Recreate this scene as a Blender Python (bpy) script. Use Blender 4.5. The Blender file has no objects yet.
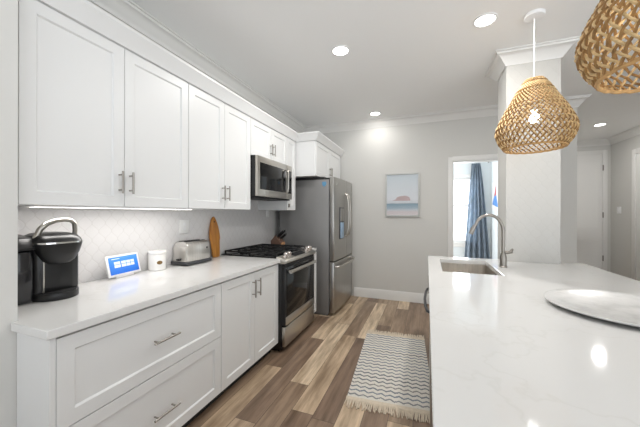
import bpy, bmesh, math, random
from mathutils import Vector, Matrix
random.seed(7)
SC = bpy.context.scene
COL = SC.collection
PI = math.pi

# ---------------------------------------------------------------- camera
CX, CH, YAW, PITCH, ROLL, FPX = 1.9715, 1.3557, 0.3588, -0.0006, -0.0023, 284.4
cam_d = bpy.data.cameras.new('camera')
cam_d.sensor_fit = 'HORIZONTAL'; cam_d.sensor_width = 36.0; cam_d.lens = FPX * 36.0 / 640.0
cam_d.clip_start = 0.02
cam = bpy.data.objects.new('camera', cam_d); COL.objects.link(cam)
R0 = Vector((math.cos(YAW), math.sin(YAW), 0)); F0 = Vector((-math.sin(YAW), math.cos(YAW), 0)); U0 = Vector((0, 0, 1))
Fv = F0 * math.cos(PITCH) + U0 * math.sin(PITCH); Uv = -F0 * math.sin(PITCH) + U0 * math.cos(PITCH)
Xs_ = R0 * math.cos(ROLL) - Uv * math.sin(ROLL); Ys_ = R0 * math.sin(ROLL) + Uv * math.cos(ROLL)
M = Matrix((Xs_, Ys_, -Fv)).transposed().to_4x4(); M.translation = Vector((CX, 0, CH))
cam.matrix_world = M
SC.camera = cam

# ---------------------------------------------------------------- world, exposure
SC.view_settings.view_transform = 'Standard'; SC.view_settings.look = 'None'
SC.view_settings.gamma = 1.0; SC.view_settings.use_curve_mapping = False
SC.view_settings.exposure = -0.11
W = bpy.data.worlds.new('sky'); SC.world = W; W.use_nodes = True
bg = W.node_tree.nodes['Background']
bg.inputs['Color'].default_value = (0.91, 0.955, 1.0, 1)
# world light: dim sky above; strong glow added below the horizon to brighten ceiling
SKY_UP, FILL_BELOW = 0.22, 3.4
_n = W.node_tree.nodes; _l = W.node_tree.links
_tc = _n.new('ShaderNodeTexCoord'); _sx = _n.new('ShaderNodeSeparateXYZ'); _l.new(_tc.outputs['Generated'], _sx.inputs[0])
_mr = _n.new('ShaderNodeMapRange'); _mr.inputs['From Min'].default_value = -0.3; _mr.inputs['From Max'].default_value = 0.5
_mr.inputs['To Min'].default_value = FILL_BELOW; _mr.inputs['To Max'].default_value = SKY_UP
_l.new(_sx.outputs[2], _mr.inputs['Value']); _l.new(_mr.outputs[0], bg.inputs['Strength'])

def area(name, loc, rot, sx, sy, power, color=(1, 1, 1), shape='RECTANGLE', spread=PI):
    d = bpy.data.lights.new(name, 'AREA'); d.shape = shape; d.size = sx
    if shape in ('RECTANGLE', 'ELLIPSE'): d.size_y = sy
    d.energy = power; d.color = color; d.spread = spread
    o = bpy.data.objects.new(name, d); COL.objects.link(o); o.location = loc; o.rotation_euler = rot
    return o
CAN_POWER = 17.0
area('bedroom_side_fill', (0.9, 5.9, 1.5), (PI / 2, 0, -PI / 2), 1.8, 1.8, 50, (0.93, 0.97, 1.0))  # fill lamp added to brighten the bedroom, no window modelled on that side
area('bedroom_daylight', (2.66, 7.30, 1.45), (PI / 2, 0, PI), 1.0, 1.4, 35, (0.9, 0.96, 1.0))

# ---------------------------------------------------------------- materials
def lin(c):
    c = c / 255.0
    return c / 12.92 if c <= 0.04045 else ((c + 0.055) / 1.055) ** 2.4
def rgb(r, g, b): return (lin(r), lin(g), lin(b), 1.0)
def mat(name, col, rough=0.5, metal=0.0, noise=0.0, nscale=20.0, bump=0.0, bscale=200.0, spec=0.5, emis=None, estr=0.0, stretch=None, coat=0.0):
    m = bpy.data.materials.new(name); m.use_nodes = True
    nt = m.node_tree; N = nt.nodes; L = nt.links; p = N['Principled BSDF']
    p.inputs['Base Color'].default_value = col; p.inputs['Roughness'].default_value = rough
    p.inputs['Metallic'].default_value = metal; p.inputs['Specular IOR Level'].default_value = spec
    p.inputs['Coat Weight'].default_value = coat
    tc = N.new('ShaderNodeTexCoord'); mp = N.new('ShaderNodeMapping'); L.new(tc.outputs['Object'], mp.inputs['Vector'])
    if stretch: mp.inputs['Scale'].default_value = stretch
    if noise > 0:
        n = N.new('ShaderNodeTexNoise'); n.inputs['Scale'].default_value = nscale; n.inputs['Detail'].default_value = 4
        L.new(mp.outputs['Vector'], n.inputs['Vector'])
        r = N.new('ShaderNodeValToRGB')
        r.color_ramp.elements[0].position = 0.25; r.color_ramp.elements[1].position = 0.75
        r.color_ramp.elements[0].color = tuple(c * (1 - noise) for c in col[:3]) + (1,)
        r.color_ramp.elements[1].color = tuple(min(1, c * (1 + noise)) for c in col[:3]) + (1,)
        L.new(n.outputs['Fac'], r.inputs['Fac']); L.new(r.outputs['Color'], p.inputs['Base Color'])
    if bump > 0:
        n2 = N.new('ShaderNodeTexNoise'); n2.inputs['Scale'].default_value = bscale; n2.inputs['Detail'].default_value = 3
        L.new(mp.outputs['Vector'], n2.inputs['Vector'])
        b = N.new('ShaderNodeBump'); b.inputs['Strength'].default_value = bump; b.inputs['Distance'].default_value = 0.002
        L.new(n2.outputs['Fac'], b.inputs['Height']); L.new(b.outputs['Normal'], p.inputs['Normal'])
    if emis:
        p.inputs['Emission Color'].default_value = emis; p.inputs['Emission Strength'].default_value = estr
    return m

class NG:
    """tiny node helper"""
    def __init__(s, m): s.t = m.node_tree; s.N = s.t.nodes; s.L = s.t.links; s.p = s.N['Principled BSDF']
    def _in(s, sock, v):
        if hasattr(v, 'is_output'): s.L.new(v, sock)
        else: sock.default_value = v
    def math(s, op, a, b=0.0, c=None):
        n = s.N.new('ShaderNodeMath'); n.operation = op; s._in(n.inputs[0], a); s._in(n.inputs[1], b)
        if c is not None: s._in(n.inputs[2], c)
        return n.outputs[0]
    def pos(s):
        g = s.N.new('ShaderNodeNewGeometry'); x = s.N.new('ShaderNodeSeparateXYZ'); s.L.new(g.outputs['Position'], x.inputs[0]); return x.outputs
    def obj(s):
        g = s.N.new('ShaderNodeTexCoord'); x = s.N.new('ShaderNodeSeparateXYZ'); s.L.new(g.outputs['Object'], x.inputs[0]); return x.outputs
    def comb(s, x, y, z):
        n = s.N.new('ShaderNodeCombineXYZ'); s._in(n.inputs[0], x); s._in(n.inputs[1], y); s._in(n.inputs[2], z); return n.outputs[0]
    def ramp(s, f, els, interp='LINEAR'):
        n = s.N.new('ShaderNodeValToRGB'); n.color_ramp.interpolation = interp
        e = n.color_ramp.elements
        while len(e) < len(els): e.new(0.5)
        for i, (p, c) in enumerate(els): e[i].position = p; e[i].color = c
        s.L.new(f, n.inputs[0]); return n.outputs[0]
    def noise(s, vec, scale, detail=4, rough=0.5, out='Fac'):
        n = s.N.new('ShaderNodeTexNoise'); n.inputs['Scale'].default_value = scale; n.inputs['Detail'].default_value = detail; n.inputs['Roughness'].default_value = rough
        s.L.new(vec, n.inputs['Vector']); return n.outputs[out]
    def white(s, vec):
        n = s.N.new('ShaderNodeTexWhiteNoise'); n.noise_dimensions = '3D'; s.L.new(vec, n.inputs['Vector']); return n.outputs['Value']
    def mix(s, f, a, b, mode='MIX'):
        n = s.N.new('ShaderNodeMix'); n.data_type = 'RGBA'; n.blend_type = mode
        s._in(n.inputs[0], f); s._in(n.inputs[6], a); s._in(n.inputs[7], b); return n.outputs[2]
    def bump(s, h, strength, dist=0.002):
        b = s.N.new('ShaderNodeBump'); b.inputs['Strength'].default_value = strength; b.inputs['Distance'].default_value = dist
        s.L.new(h, b.inputs['Height']); s.L.new(b.outputs['Normal'], s.p.inputs['Normal'])

m_wall = mat('greige_wall_paint', rgb(212, 211, 207), 0.7, bump=0.25, bscale=90)
m_wallb = mat('pale_bedroom_paint', rgb(222, 228, 230), 0.7, bump=0.1, bscale=90)
m_ceil = mat('white_ceiling_paint', rgb(246, 246, 245), 0.8, bump=0.2, bscale=70)
m_trim = mat('white_trim_paint', rgb(232, 231, 228), 0.4)
m_cab = mat('white_cabinet_paint', rgb(226, 226, 225), 0.38, bump=0.03, bscale=60)
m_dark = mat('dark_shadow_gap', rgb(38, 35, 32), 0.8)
m_nickel = mat('brushed_nickel', rgb(158, 153, 146), 0.32, 1.0, bump=0.05, bscale=400)
m_toast = mat('bright_toaster_steel', rgb(216, 213, 208), 0.3, 0.85, noise=0.1, nscale=7, stretch=(1, 9, 0.3))
m_knob = mat('pale_knob_metal', rgb(214, 206, 200), 0.25, 0.75)
m_chrome = mat('polished_chrome', rgb(225, 225, 225), 0.12, 1.0)
m_steel = mat('stainless_steel', rgb(172, 170, 166), 0.3, 1.0, noise=0.06, nscale=6, stretch=(1, 1, 90), bump=0.04, bscale=60)
m_steelh = mat('brushed_stainless', rgb(188, 184, 177), 0.3, 1.0, noise=0.05, nscale=6, stretch=(1, 1, 90))
m_sinks = mat('satin_sink_steel', rgb(206, 200, 192), 0.28, 1.0, noise=0.12, nscale=9, stretch=(6, 6, 1))
m_steeld = mat('grey_fridge_side', rgb(132, 131, 130), 0.42, 0.3, noise=0.04, nscale=5)
m_blackg = mat('black_glass', rgb(12, 12, 13), 0.08, 0.0, spec=0.3)
m_black = mat('black_plastic', rgb(22, 22, 23), 0.32, bump=0.03)
m_blackm = mat('matte_black_iron', rgb(24, 24, 25), 0.55, bump=0.15, bscale=250)
m_charc = mat('charcoal_plastic', rgb(62, 63, 66), 0.35)
m_whitep = mat('white_plastic', rgb(236, 236, 236), 0.35)
m_ceram = mat('white_ceramic', rgb(238, 236, 232), 0.15, coat=0.4)
m_outlet = mat('outlet_plate', rgb(232, 232, 230), 0.4)
m_emblem = mat('bronze_emblem', rgb(128, 100, 58), 0.4, 0.5, noise=0.35, nscale=80)
m_knifew = mat('knife_block_wood', rgb(104, 78, 64), 0.5, noise=0.15, nscale=15, stretch=(8, 8, 1))
m_cork = mat('tan_handle_wood', rgb(176, 132, 92), 0.5, noise=0.15, nscale=30)
m_fringe = mat('cream_cotton', rgb(214, 200, 180), 0.9, noise=0.1, nscale=60)
m_jute = mat('woven_straw', rgb(206, 176, 128), 0.75, noise=0.35, nscale=45, bump=0.6, bscale=350)
m_juted = mat('woven_straw_brown', rgb(150, 114, 68), 0.8, noise=0.4, nscale=45, bump=0.6, bscale=350)
m_jutein = mat('straw_rim', rgb(190, 150, 98), 0.75, noise=0.25, nscale=70, bump=0.5, bscale=300)
m_cord = mat('white_cord', rgb(238, 238, 236), 0.5)
m_lamp = mat('lit_lens', rgb(255, 255, 255), 0.5, emis=(1, 0.97, 0.92, 1), estr=9.0)
m_led = mat('led_strip', rgb(255, 255, 255), 0.5, emis=(1, 0.97, 0.93, 1), estr=3.5)
m_bulb = mat('lit_bulb', rgb(255, 255, 255), 0.5, emis=(1, 0.98, 0.94, 1), estr=22.0)
m_curtain = mat('slate_blue_fabric', rgb(164, 177, 190), 0.85, noise=0.3, nscale=14, stretch=(2, 2, 0.6), bump=0.3, bscale=120)
m_frame = mat('pale_silver_frame', rgb(196, 197, 194), 0.35)
m_bed_floor = mat('bedroom_carpet', rgb(170, 160, 150), 0.9, noise=0.1, nscale=200)
m_sticker = mat('blue_sticker', rgb(92, 142, 176), 0.4)
m_btn = mat('grey_button', rgb(120, 122, 126), 0.4)
m_slot = mat('toaster_slot', rgb(40, 38, 36), 0.6)
m_water = mat('smoked_reservoir', rgb(30, 30, 33), 0.15, coat=0.4)

def mat_glass(name, tint=(1, 1, 1, 1)):
    m = bpy.data.materials.new(name); m.use_nodes = True; nt = m.node_tree; N = nt.nodes; L = nt.links
    out = N['Material Output']; N.remove(N['Principled BSDF'])
    t = N.new('ShaderNodeBsdfTransparent'); t.inputs[0].default_value = tint
    g = N.new('ShaderNodeBsdfGlossy'); g.inputs['Roughness'].default_value = 0.02
    f = N.new('ShaderNodeFresnel'); f.inputs[0].default_value = 1.5
    mx = N.new('ShaderNodeMixShader'); L.new(f.outputs[0], mx.inputs[0]); L.new(t.outputs[0], mx.inputs[1]); L.new(g.outputs[0], mx.inputs[2])
    L.new(mx.outputs[0], out.inputs['Surface']); return m
m_glass = mat_glass('clear_glass')

# floor planks running along Y
m_floor = mat('vinyl_plank_floor', rgb(140, 115, 92), 0.36); g = NG(m_floor)
px, py, pz = g.pos()
PWID, PLEN = 0.158, 1.30
rowf = g.math('DIVIDE', g.math('SUBTRACT', px, 0.945), PWID); row = g.math('FLOOR', rowf); fx = g.math('FRACT', rowf)
off = g.math('FRACT', g.math('MULTIPLY', g.math('SINE', g.math('ADD', g.math('MULTIPLY', row, 2.37), 33.348114)), 57.1))
colf = g.math('ADD', g.math('DIVIDE', py, PLEN), off); colm = g.math('FLOOR', colf); fy = g.math('FRACT', colf)
rnd = g.math('FRACT', g.math('MULTIPLY', g.math('SINE', g.math('ADD', g.math('ADD', g.math('MULTIPLY', row, 1.93), g.math('MULTIPLY', colm, 4.71)), 9.179643)), 97.3))
base = g.ramp(rnd, [(0.0, rgb(122, 101, 85)), (0.25, rgb(140, 118, 99)), (0.5, rgb(168, 146, 123)), (0.75, rgb(194, 171, 144)), (1.0, rgb(218, 198, 171))])
vec = g.comb(g.math('MULTIPLY', px, 26.0), g.math('ADD', g.math('MULTIPLY', py, 1.6), g.math('MULTIPLY', rnd, 40.0)), rnd)
grain = g.noise(vec, 1.0, 6, 0.65)
vec2 = g.comb(g.math('MULTIPLY', px, 11.0), g.math('ADD', g.math('MULTIPLY', py, 1.7), g.math('MULTIPLY', rnd, 17.0)), rnd)
blot = g.noise(vec2, 1.0, 4, 0.6)
c1 = g.mix(1.0, base, g.ramp(grain, [(0.30, (0.66, 0.63, 0.60, 1)), (0.60, (1.12, 1.12, 1.12, 1))]), 'MULTIPLY')
c2 = g.mix(1.0, c1, g.ramp(blot, [(0.32, (0.62, 0.58, 0.54, 1)), (0.58, (1.12, 1.12, 1.12, 1))]), 'MULTIPLY')
ex = g.math('MULTIPLY', g.math('MINIMUM', fx, g.math('SUBTRACT', 1.0, fx)), PWID)
ey = g.math('MULTIPLY', g.math('MINIMUM', fy, g.math('SUBTRACT', 1.0, fy)), PLEN)
seam = g.math('LESS_THAN', g.math('MINIMUM', ex, ey), 0.0013)
c3 = g.mix(seam, c2, (0.05, 0.035, 0.026, 1))
g.L.new(c3, g.p.inputs['Base Color'])
g.bump(grain, 0.15, 0.001)

# ogee / lantern tiles
def tile_mat(name, hax, a=0.082, b=0.112, c0=(218, 216, 215), c1=(207, 204, 202)):
    m = mat(name, rgb(*c0), 0.22); g = NG(m); P = g.pos()
    h = P[hax]; z = P[2]
    cs = g.math('MULTIPLY', g.math('COSINE', g.math('MULTIPLY', z, 2 * PI / b)), 0.25)
    u = g.math('DIVIDE', h, a)
    d0 = g.math('ABSOLUTE', g.math('SUBTRACT', g.math('FRACT', g.math('ADD', g.math('SUBTRACT', u, cs), 0.5)), 0.5))
    d1 = g.math('ABSOLUTE', g.math('SUBTRACT', g.math('FRACT', g.math('ADD', u, cs)), 0.5))
    d = g.math('MINIMUM', d0, d1)
    col = g.ramp(d, [(0.012, rgb(*c1)), (0.03, rgb(*c0))])
    g.L.new(col, g.p.inputs['Base Color'])
    hgt = g.ramp(d, [(0.0, (0, 0, 0, 1)), (0.06, (0.8, 0.8, 0.8, 1)), (0.3, (1, 1, 1, 1))])
    g.bump(hgt, 0.35, 0.002)
    return m
m_tile = tile_mat('lantern_tile', 1)
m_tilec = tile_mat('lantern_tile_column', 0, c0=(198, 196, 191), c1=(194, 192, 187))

# quartz with faint veins
m_quartz = mat('white_quartz', rgb(222, 221, 219), 0.07, spec=0.35); g = NG(m_quartz); P = g.pos()
v = g.comb(P[0], P[1], P[2]); n = g.noise(v, 1.7, 5, 0.55)
vein = g.math('ABSOLUTE', g.math('SUBTRACT', n, 0.5))
g.L.new(g.ramp(vein, [(0.0, rgb(217, 216, 213)), (0.010, rgb(222, 221, 219))]), g.p.inputs['Base Color'])
# marble tray
m_marble = mat('grey_marble', rgb(222, 221, 219), 0.25); g = NG(m_marble); P = g.obj()
n = g.noise(g.comb(P[0], P[1], P[2]), 7.0, 6, 0.65)
g.L.new(g.ramp(n, [(0.3, rgb(188, 187, 186)), (0.5, rgb(212, 211, 209)), (0.7, rgb(222, 221, 219))]), g.p.inputs['Base Color'])
# board wood
m_board = mat('amber_board_wood', rgb(186, 124, 52), 0.4); g = NG(m_board); P = g.obj()
n = g.noise(g.comb(g.math('MULTIPLY', P[0], 30.0), g.math('MULTIPLY', P[1], 38.0), g.math('MULTIPLY', P[2], 2.2)), 1.0, 5, 0.6)
g.L.new(g.ramp(n, [(0.3, rgb(160, 98, 36)), (0.55, rgb(192, 130, 56)), (0.75, rgb(204, 146, 72))]), g.p.inputs['Base Color'])
# rug
m_rug = mat('zigzag_rug', rgb(214, 208, 198), 0.95); g = NG(m_rug); P = g.obj()
tri = g.math('PINGPONG', P[0], 0.032)
wob = g.noise(g.comb(P[0], P[1], P[2]), 14.0, 2)
yy = g.math('ADD', g.math('ADD', P[1], g.math('MULTIPLY', tri, 0.62)), g.math('MULTIPLY', wob, 0.012))
st = g.math('PINGPONG', yy, 0.026)
fib = g.noise(g.comb(P[0], P[1], P[2]), 160.0, 2)
mask = g.math('LESS_THAN', g.math('ADD', st, g.math('MULTIPLY', g.math('SUBTRACT', fib, 0.5), 0.016)), 0.0082)
lid = g.math('FLOOR', g.math('DIVIDE', g.math('ADD', yy, 0.026), 0.052))
lc = g.ramp(g.white(g.comb(lid, 0.0, 0.0)), [(0.0, rgb(98, 100, 104)), (0.5, rgb(124, 132, 142)), (1.0, rgb(140, 136, 132))])
basec = g.ramp(fib, [(0.3, rgb(208, 202, 192)), (0.7, rgb(226, 221, 212))])
g.L.new(g.mix(mask, basec, lc), g.p.inputs['Base Color']); g.bump(fib, 0.6, 0.003)
# beach print: bands by height
m_print = mat('beach_print', rgb(200, 210, 216), 0.6); g = NG(m_print); P = g.obj()
wz = g.math('ADD', P[2], g.math('MULTIPLY', g.math('SUBTRACT', g.noise(g.comb(P[0], P[1], P[2]), 9.0, 4), 0.5), 0.03))
zz = g.math('DIVIDE', wz, 0.60)
g.L.new(g.ramp(zz, [(0.0, rgb(214, 204, 202)), (0.13, rgb(208, 196, 196)), (0.17, rgb(196, 200, 204)), (0.22, rgb(150, 172, 184)), (0.29, rgb(124, 154, 170)), (0.33, rgb(112, 140, 156)), (0.345, rgb(206, 208, 212)), (0.45, rgb(222, 223, 226)), (0.75, rgb(216, 221, 224)), (1.0, rgb(208, 216, 220))]), g.p.inputs['Base Color'])
m_rock = mat('rose_headland', rgb(188, 160, 158), 0.6, noise=0.12, nscale=40)
# screen
m_screen = mat('blue_screen', rgb(30, 100, 200), 0.12); g = NG(m_screen); P = g.obj()
c = g.ramp(g.math('DIVIDE', P[2], 0.15), [(0.0, rgb(20, 92, 205)), (0.6, rgb(52, 128, 224)), (1.0, rgb(84, 150, 226))])
g.L.new(c, g.p.inputs['Base Color']); g.L.new(c, g.p.inputs['Emission Color']); g.p.inputs['Emission Strength'].default_value = 0.16
m_tilew = mat('screen_white', rgb(214, 230, 250), 0.2, emis=rgb(214, 230, 250), estr=0.3)

# ---------------------------------------------------------------- mesh builder
class MB:
    def __init__(s): s.bm = bmesh.new()
    def _merge(s, t, mi=0, smooth=False):
        for f in t.faces: f.material_index = mi; f.smooth = smooth
        me = bpy.data.meshes.new('t'); t.to_mesh(me); t.free(); s.bm.from_mesh(me); bpy.data.meshes.remove(me)
    def box(s, x0, x1, y0, y1, z0, z1, bev=0.0, mi=0, seg=2):
        t = bmesh.new(); bmesh.ops.create_cube(t, size=1.0)
        for v in t.verts: v.co = Vector(((x0 + x1) / 2 + v.co.x * (x1 - x0), (y0 + y1) / 2 + v.co.y * (y1 - y0), (z0 + z1) / 2 + v.co.z * (z1 - z0)))
        if bev > 0: bmesh.ops.bevel(t, geom=t.edges[:], offset=bev, segments=seg, profile=0.5, affect='EDGES')
        s._merge(t, mi, bev > 0); return s
    def prism(s, pts, axis, a0, a1, mi=0, bev=0.0):
        """pts 2-D outline; axis 0: (y,z), 1: (x,z), 2: (x,y)"""
        def to(p, a): return {0: (a, p[0], p[1]), 1: (p[0], a, p[1]), 2: (p[0], p[1], a)}[axis]
        t = bmesh.new(); A = [t.verts.new(to(p, a0)) for p in pts]; B = [t.verts.new(to(p, a1)) for p in pts]
        t.faces.new(A); t.faces.new(B[::-1]); n = len(pts)
        for i in range(n): t.faces.new((A[i], B[i], B[(i + 1) % n], A[(i + 1) % n]))
        bmesh.ops.recalc_face_normals(t, faces=t.faces)
        if bev > 0: bmesh.ops.bevel(t, geom=t.edges[:], offset=bev, segments=2, profile=0.5, affect='EDGES')
        s._merge(t, mi, bev > 0); return s
    def lathe(s, prof, cx=0, cy=0, seg=32, mi=0, cap=True, sx=1, sy=1):
        t = bmesh.new(); rings = []
        for r, z in prof:
            if r < 1e-6: rings.append([t.verts.new((cx, cy, z))])
            else: rings.append([t.verts.new((cx + sx * r * math.cos(2 * PI * k / seg), cy + sy * r * math.sin(2 * PI * k / seg), z)) for k in range(seg)])
        for a, b in zip(rings, rings[1:]):
            if len(a) == 1 and len(b) == 1: continue
            for k in range(seg):
                k2 = (k + 1) % seg
                if len(a) == 1: t.faces.new((a[0], b[k2], b[k]))
                elif len(b) == 1: t.faces.new((a[k], a[k2], b[0]))
                else: t.faces.new((a[k], a[k2], b[k2], b[k]))
        if cap:
            if len(rings[0]) > 1: t.faces.new(rings[0][::-1])
            if len(rings[-1]) > 1: t.faces.new(rings[-1])
        bmesh.ops.recalc_face_normals(t, faces=t.faces)
        s._merge(t, mi, True); return s
    def tube(s, pts, r, seg=10, mi=0, cap=True, closed=False, flat=1.0):
        P = [Vector(p) for p in pts]; n = len(P); rr = r if isinstance(r, (list, tuple)) else [r] * n
        t = bmesh.new(); rings = []; prev = None
        for i in range(n):
            if closed: d = P[(i + 1) % n] - P[i - 1]
            else: d = P[min(i + 1, n - 1)] - P[max(i - 1, 0)]
            d.normalize()
            if prev is None:
                up = Vector((0, 0, 1)) if abs(d.z) < 0.9 else Vector((1, 0, 0))
                a = d.cross(up).normalized()
            else: a = (prev - d * prev.dot(d)).normalized()
            prev = a; b = d.cross(a)
            rings.append([t.verts.new(P[i] + (a * math.cos(2 * PI * k / seg) + b * flat * math.sin(2 * PI * k / seg)) * rr[i]) for k in range(seg)])
        m = n if closed else n - 1
        for i in range(m):
            A, B = rings[i], rings[(i + 1) % n]
            for k in range(seg): t.faces.new((A[k], A[(k + 1) % seg], B[(k + 1) % seg], B[k]))
        if cap and not closed: t.faces.new(rings[0][::-1]); t.faces.new(rings[-1])
        bmesh.ops.recalc_face_normals(t, faces=t.faces)
        s._merge(t, mi, True); return s
    def cyl(s, p0, p1, r, seg=20, mi=0): return s.tube([p0, p1], r, seg, mi)
    def panel(s, fmap, U0, U1, V0, V1, t_, panels, rec=0.009, ch=0.007, mi=0):
        """slab with recessed panels. fmap(u,v,w) -> xyz, w=0 front, negative behind"""
        t = bmesh.new(); q = lambda *vs: t.faces.new([t.verts.new(fmap(*p)) for p in vs])
        us = sorted({U0, U1, *[p[0] for p in panels], *[p[1] for p in panels]}); vs = sorted({V0, V1, *[p[2] for p in panels], *[p[3] for p in panels]})
        inside = lambda u, v_: next((p for p in panels if p[0] < u < p[1] and p[2] < v_ < p[3]), None)
        for a, b in zip(us, us[1:]):
            for c_, d in zip(vs, vs[1:]):
                if inside((a + b) / 2, (c_ + d) / 2) is None: q((a, c_, 0), (b, c_, 0), (b, d, 0), (a, d, 0))
        for a, b, c_, d in panels:
            A, B, C_, D = a + ch, b - ch, c_ + ch, d - ch
            q((A, C_, -rec), (B, C_, -rec), (B, D, -rec), (A, D, -rec))
            q((a, c_, 0), (b, c_, 0), (B, C_, -rec), (A, C_, -rec)); q((b, c_, 0), (b, d, 0), (B, D, -rec), (B, C_, -rec))
            q((b, d, 0), (a, d, 0), (A, D, -rec), (B, D, -rec)); q((a, d, 0), (a, c_, 0), (A, C_, -rec), (A, D, -rec))
        q((U0, V0, -t_), (U1, V0, -t_), (U1, V1, -t_), (U0, V1, -t_))
        q((U0, V0, 0), (U1, V0, 0), (U1, V0, -t_), (U0, V0, -t_)); q((U1, V0, 0), (U1, V1, 0), (U1, V1, -t_), (U1, V0, -t_))
        q((U1, V1, 0), (U0, V1, 0), (U0, V1, -t_), (U1, V1, -t_)); q((U0, V1, 0), (U0, V0, 0), (U0, V0, -t_), (U0, V1, -t_))
        bmesh.ops.remove_doubles(t, verts=t.verts, dist=1e-5); bmesh.ops.recalc_face_normals(t, faces=t.faces)
        s._merge(t, mi); return s
    def cells(s, xs, ys, z0, z1, skip, mi=0):
        """slab made of grid cells, skipping some (i,j): one closed mesh with holes / notches"""
        t = bmesh.new(); keep = {(i, j) for i in range(len(xs) - 1) for j in range(len(ys) - 1)} - set(skip)
        q = lambda *vs: t.faces.new([t.verts.new(p) for p in vs])
        for i, j in keep:
            a, b, c_, d = xs[i], xs[i + 1], ys[j], ys[j + 1]
            q((a, c_, z1), (b, c_, z1), (b, d, z1), (a, d, z1)); q((a, c_, z0), (a, d, z0), (b, d, z0), (b, c_, z0))
            if (i - 1, j) not in keep: q((a, c_, z0), (a, c_, z1), (a, d, z1), (a, d, z0))
            if (i + 1, j) not in keep: q((b, c_, z0), (b, d, z0), (b, d, z1), (b, c_, z1))
            if (i, j - 1) not in keep: q((a, c_, z0), (b, c_, z0), (b, c_, z1), (a, c_, z1))
            if (i, j + 1) not in keep: q((a, d, z0), (a, d, z1), (b, d, z1), (b, d, z0))
        bmesh.ops.remove_doubles(t, verts=t.verts, dist=1e-5); bmesh.ops.recalc_face_normals(t, faces=t.faces)
        s._merge(t, mi); return s

def tag(o, label, cat, group=None, kind=None):
    if label: o['label'] = label
    if cat: o['category'] = cat
    if group: o['group'] = group
    if kind: o['kind'] = kind
    return o
ORG = {}
def thing(name, label, cat, loc=(0, 0, 0), rotz=0.0, group=None):
    o = bpy.data.objects.new(name, None); COL.objects.link(o); o.empty_display_size = 0.1
    o.location = loc; o.rotation_euler = (0, 0, rotz); ORG[o.name] = Vector(loc)
    return tag(o, label, cat, group)
def obj(name, mb, mats, parent=None, local=False, label=None, loc=None):
    """mb in world coords (or in the thing's own coords when local)"""
    me = bpy.data.meshes.new(name)
    org = Vector((0, 0, 0))
    if parent is not None and not local: org = ORG[parent.name]
    if parent is None and loc is not None: org = Vector(loc)
    if org.length > 0 and not (local and parent is not None):
        for v in mb.bm.verts: v.co -= org
    mb.bm.to_mesh(me); mb.bm.free()
    for m in (mats if isinstance(mats, (list, tuple)) else [mats]): me.materials.append(m)
    me.set_sharp_from_angle(angle=math.radians(35))
    o = bpy.data.objects.new(name, me); COL.objects.link(o)
    if parent is not None: o.parent = parent; ORG[o.name] = ORG[parent.name]
    else:
        o.location = org; ORG[o.name] = org
    if label: o['label'] = label
    return o
def struct(name, mb, mats): o = obj(name, mb, mats); o['kind'] = 'structure'; return o
def copy_tree(root, loc, label):
    r = root.copy(); COL.objects.link(r); r.location = loc; r['label'] = label
    for ch in list(root.children):
        c = ch.copy(); COL.objects.link(c); c.parent = r
        for gch in list(ch.children):
            d = gch.copy(); COL.objects.link(d); d.parent = c
    return r

# ---------------------------------------------------------------- structure
ZC = 2.84           # ceiling
YB = 4.574          # back wall
WX = -0.07          # left (niche) wall plane
SX, SY = 0.405, 0.655  # stub wall beside the cabinets
b = MB(); b.box(-0.6, 6.0, -2.2, 9.0, -0.05, 0.0); struct('floor', b, m_floor)
b = MB(); b.box(-0.6, 6.0, -2.2, 9.0, ZC, ZC + 0.1); struct('ceiling', b, m_ceil)
b = MB(); b.box(WX - 0.15, WX, SY, YB + 0.12, 0, ZC); struct('wall_left', b, m_wall)
b = MB(); b.box(WX - 0.15, SX, -2.2, SY, 0, ZC); struct('wall_left_front', b, m_wall)
b = MB(); b.box(WX, WX + 0.006, SY, 3.54, 0.914, 1.52); struct('wall_backsplash', b, m_tile)
DL, DR, DT = 2.326, 3.14, 2.116
b = MB(); b.box(WX, DL, YB, YB + 0.12, 0, ZC); b.box(DR, 3.776, YB, YB + 0.12, 0, ZC); b.box(DL, DR, YB, YB + 0.12, DT, ZC)
b.box(3.656, 3.776, YB + 0.12, 7.3, 0, ZC); struct('wall_back', b, m_wall)
# column standing in the island, tiled front
CX0, CX1, CY0, CY1 = 2.66, 3.07, 3.08, 3.40
b = MB(); b.box(CX0, CX1, CY0, CY1, 0, ZC); struct('wall_column', b, m_wall)
b = MB(); b.box(CX0, CX1, CY0 - 0.006, CY0, 0.914, ZC - 0.1); struct('wall_column_tile', b, m_tilec)
# hall
HX, HY = 5.388, 7.3
b = MB(); b.box(3.776, HX + 0.12, HY, HY + 0.12, 0, ZC); struct('wall_hall_back', b, m_wall)
b = MB(); b.box(HX, HX + 0.12, 1.6, HY, 0, ZC); struct('wall_hall_right', b, m_wall)
# bedroom behind the doorway
BY, BX = 7.0, 3.27
wx0, wx1, wz0, wz1 = 2.36, 3.02, 0.72, 2.15
b = MB(); b.box(1.2, wx0, BY, BY + 0.12, 0, ZC); b.box(wx1, BX + 0.12, BY, BY + 0.12, 0, ZC)
b.box(wx0, wx1, BY, BY + 0.12, 0, wz0); b.box(wx0, wx1, BY, BY + 0.12, wz1, ZC); struct('wall_bedroom_back', b, m_wallb)
b = MB(); b.box(BX, BX + 0.12, YB + 0.12, BY, 0, ZC); struct('wall_bedroom_right', b, m_wallb)

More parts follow.
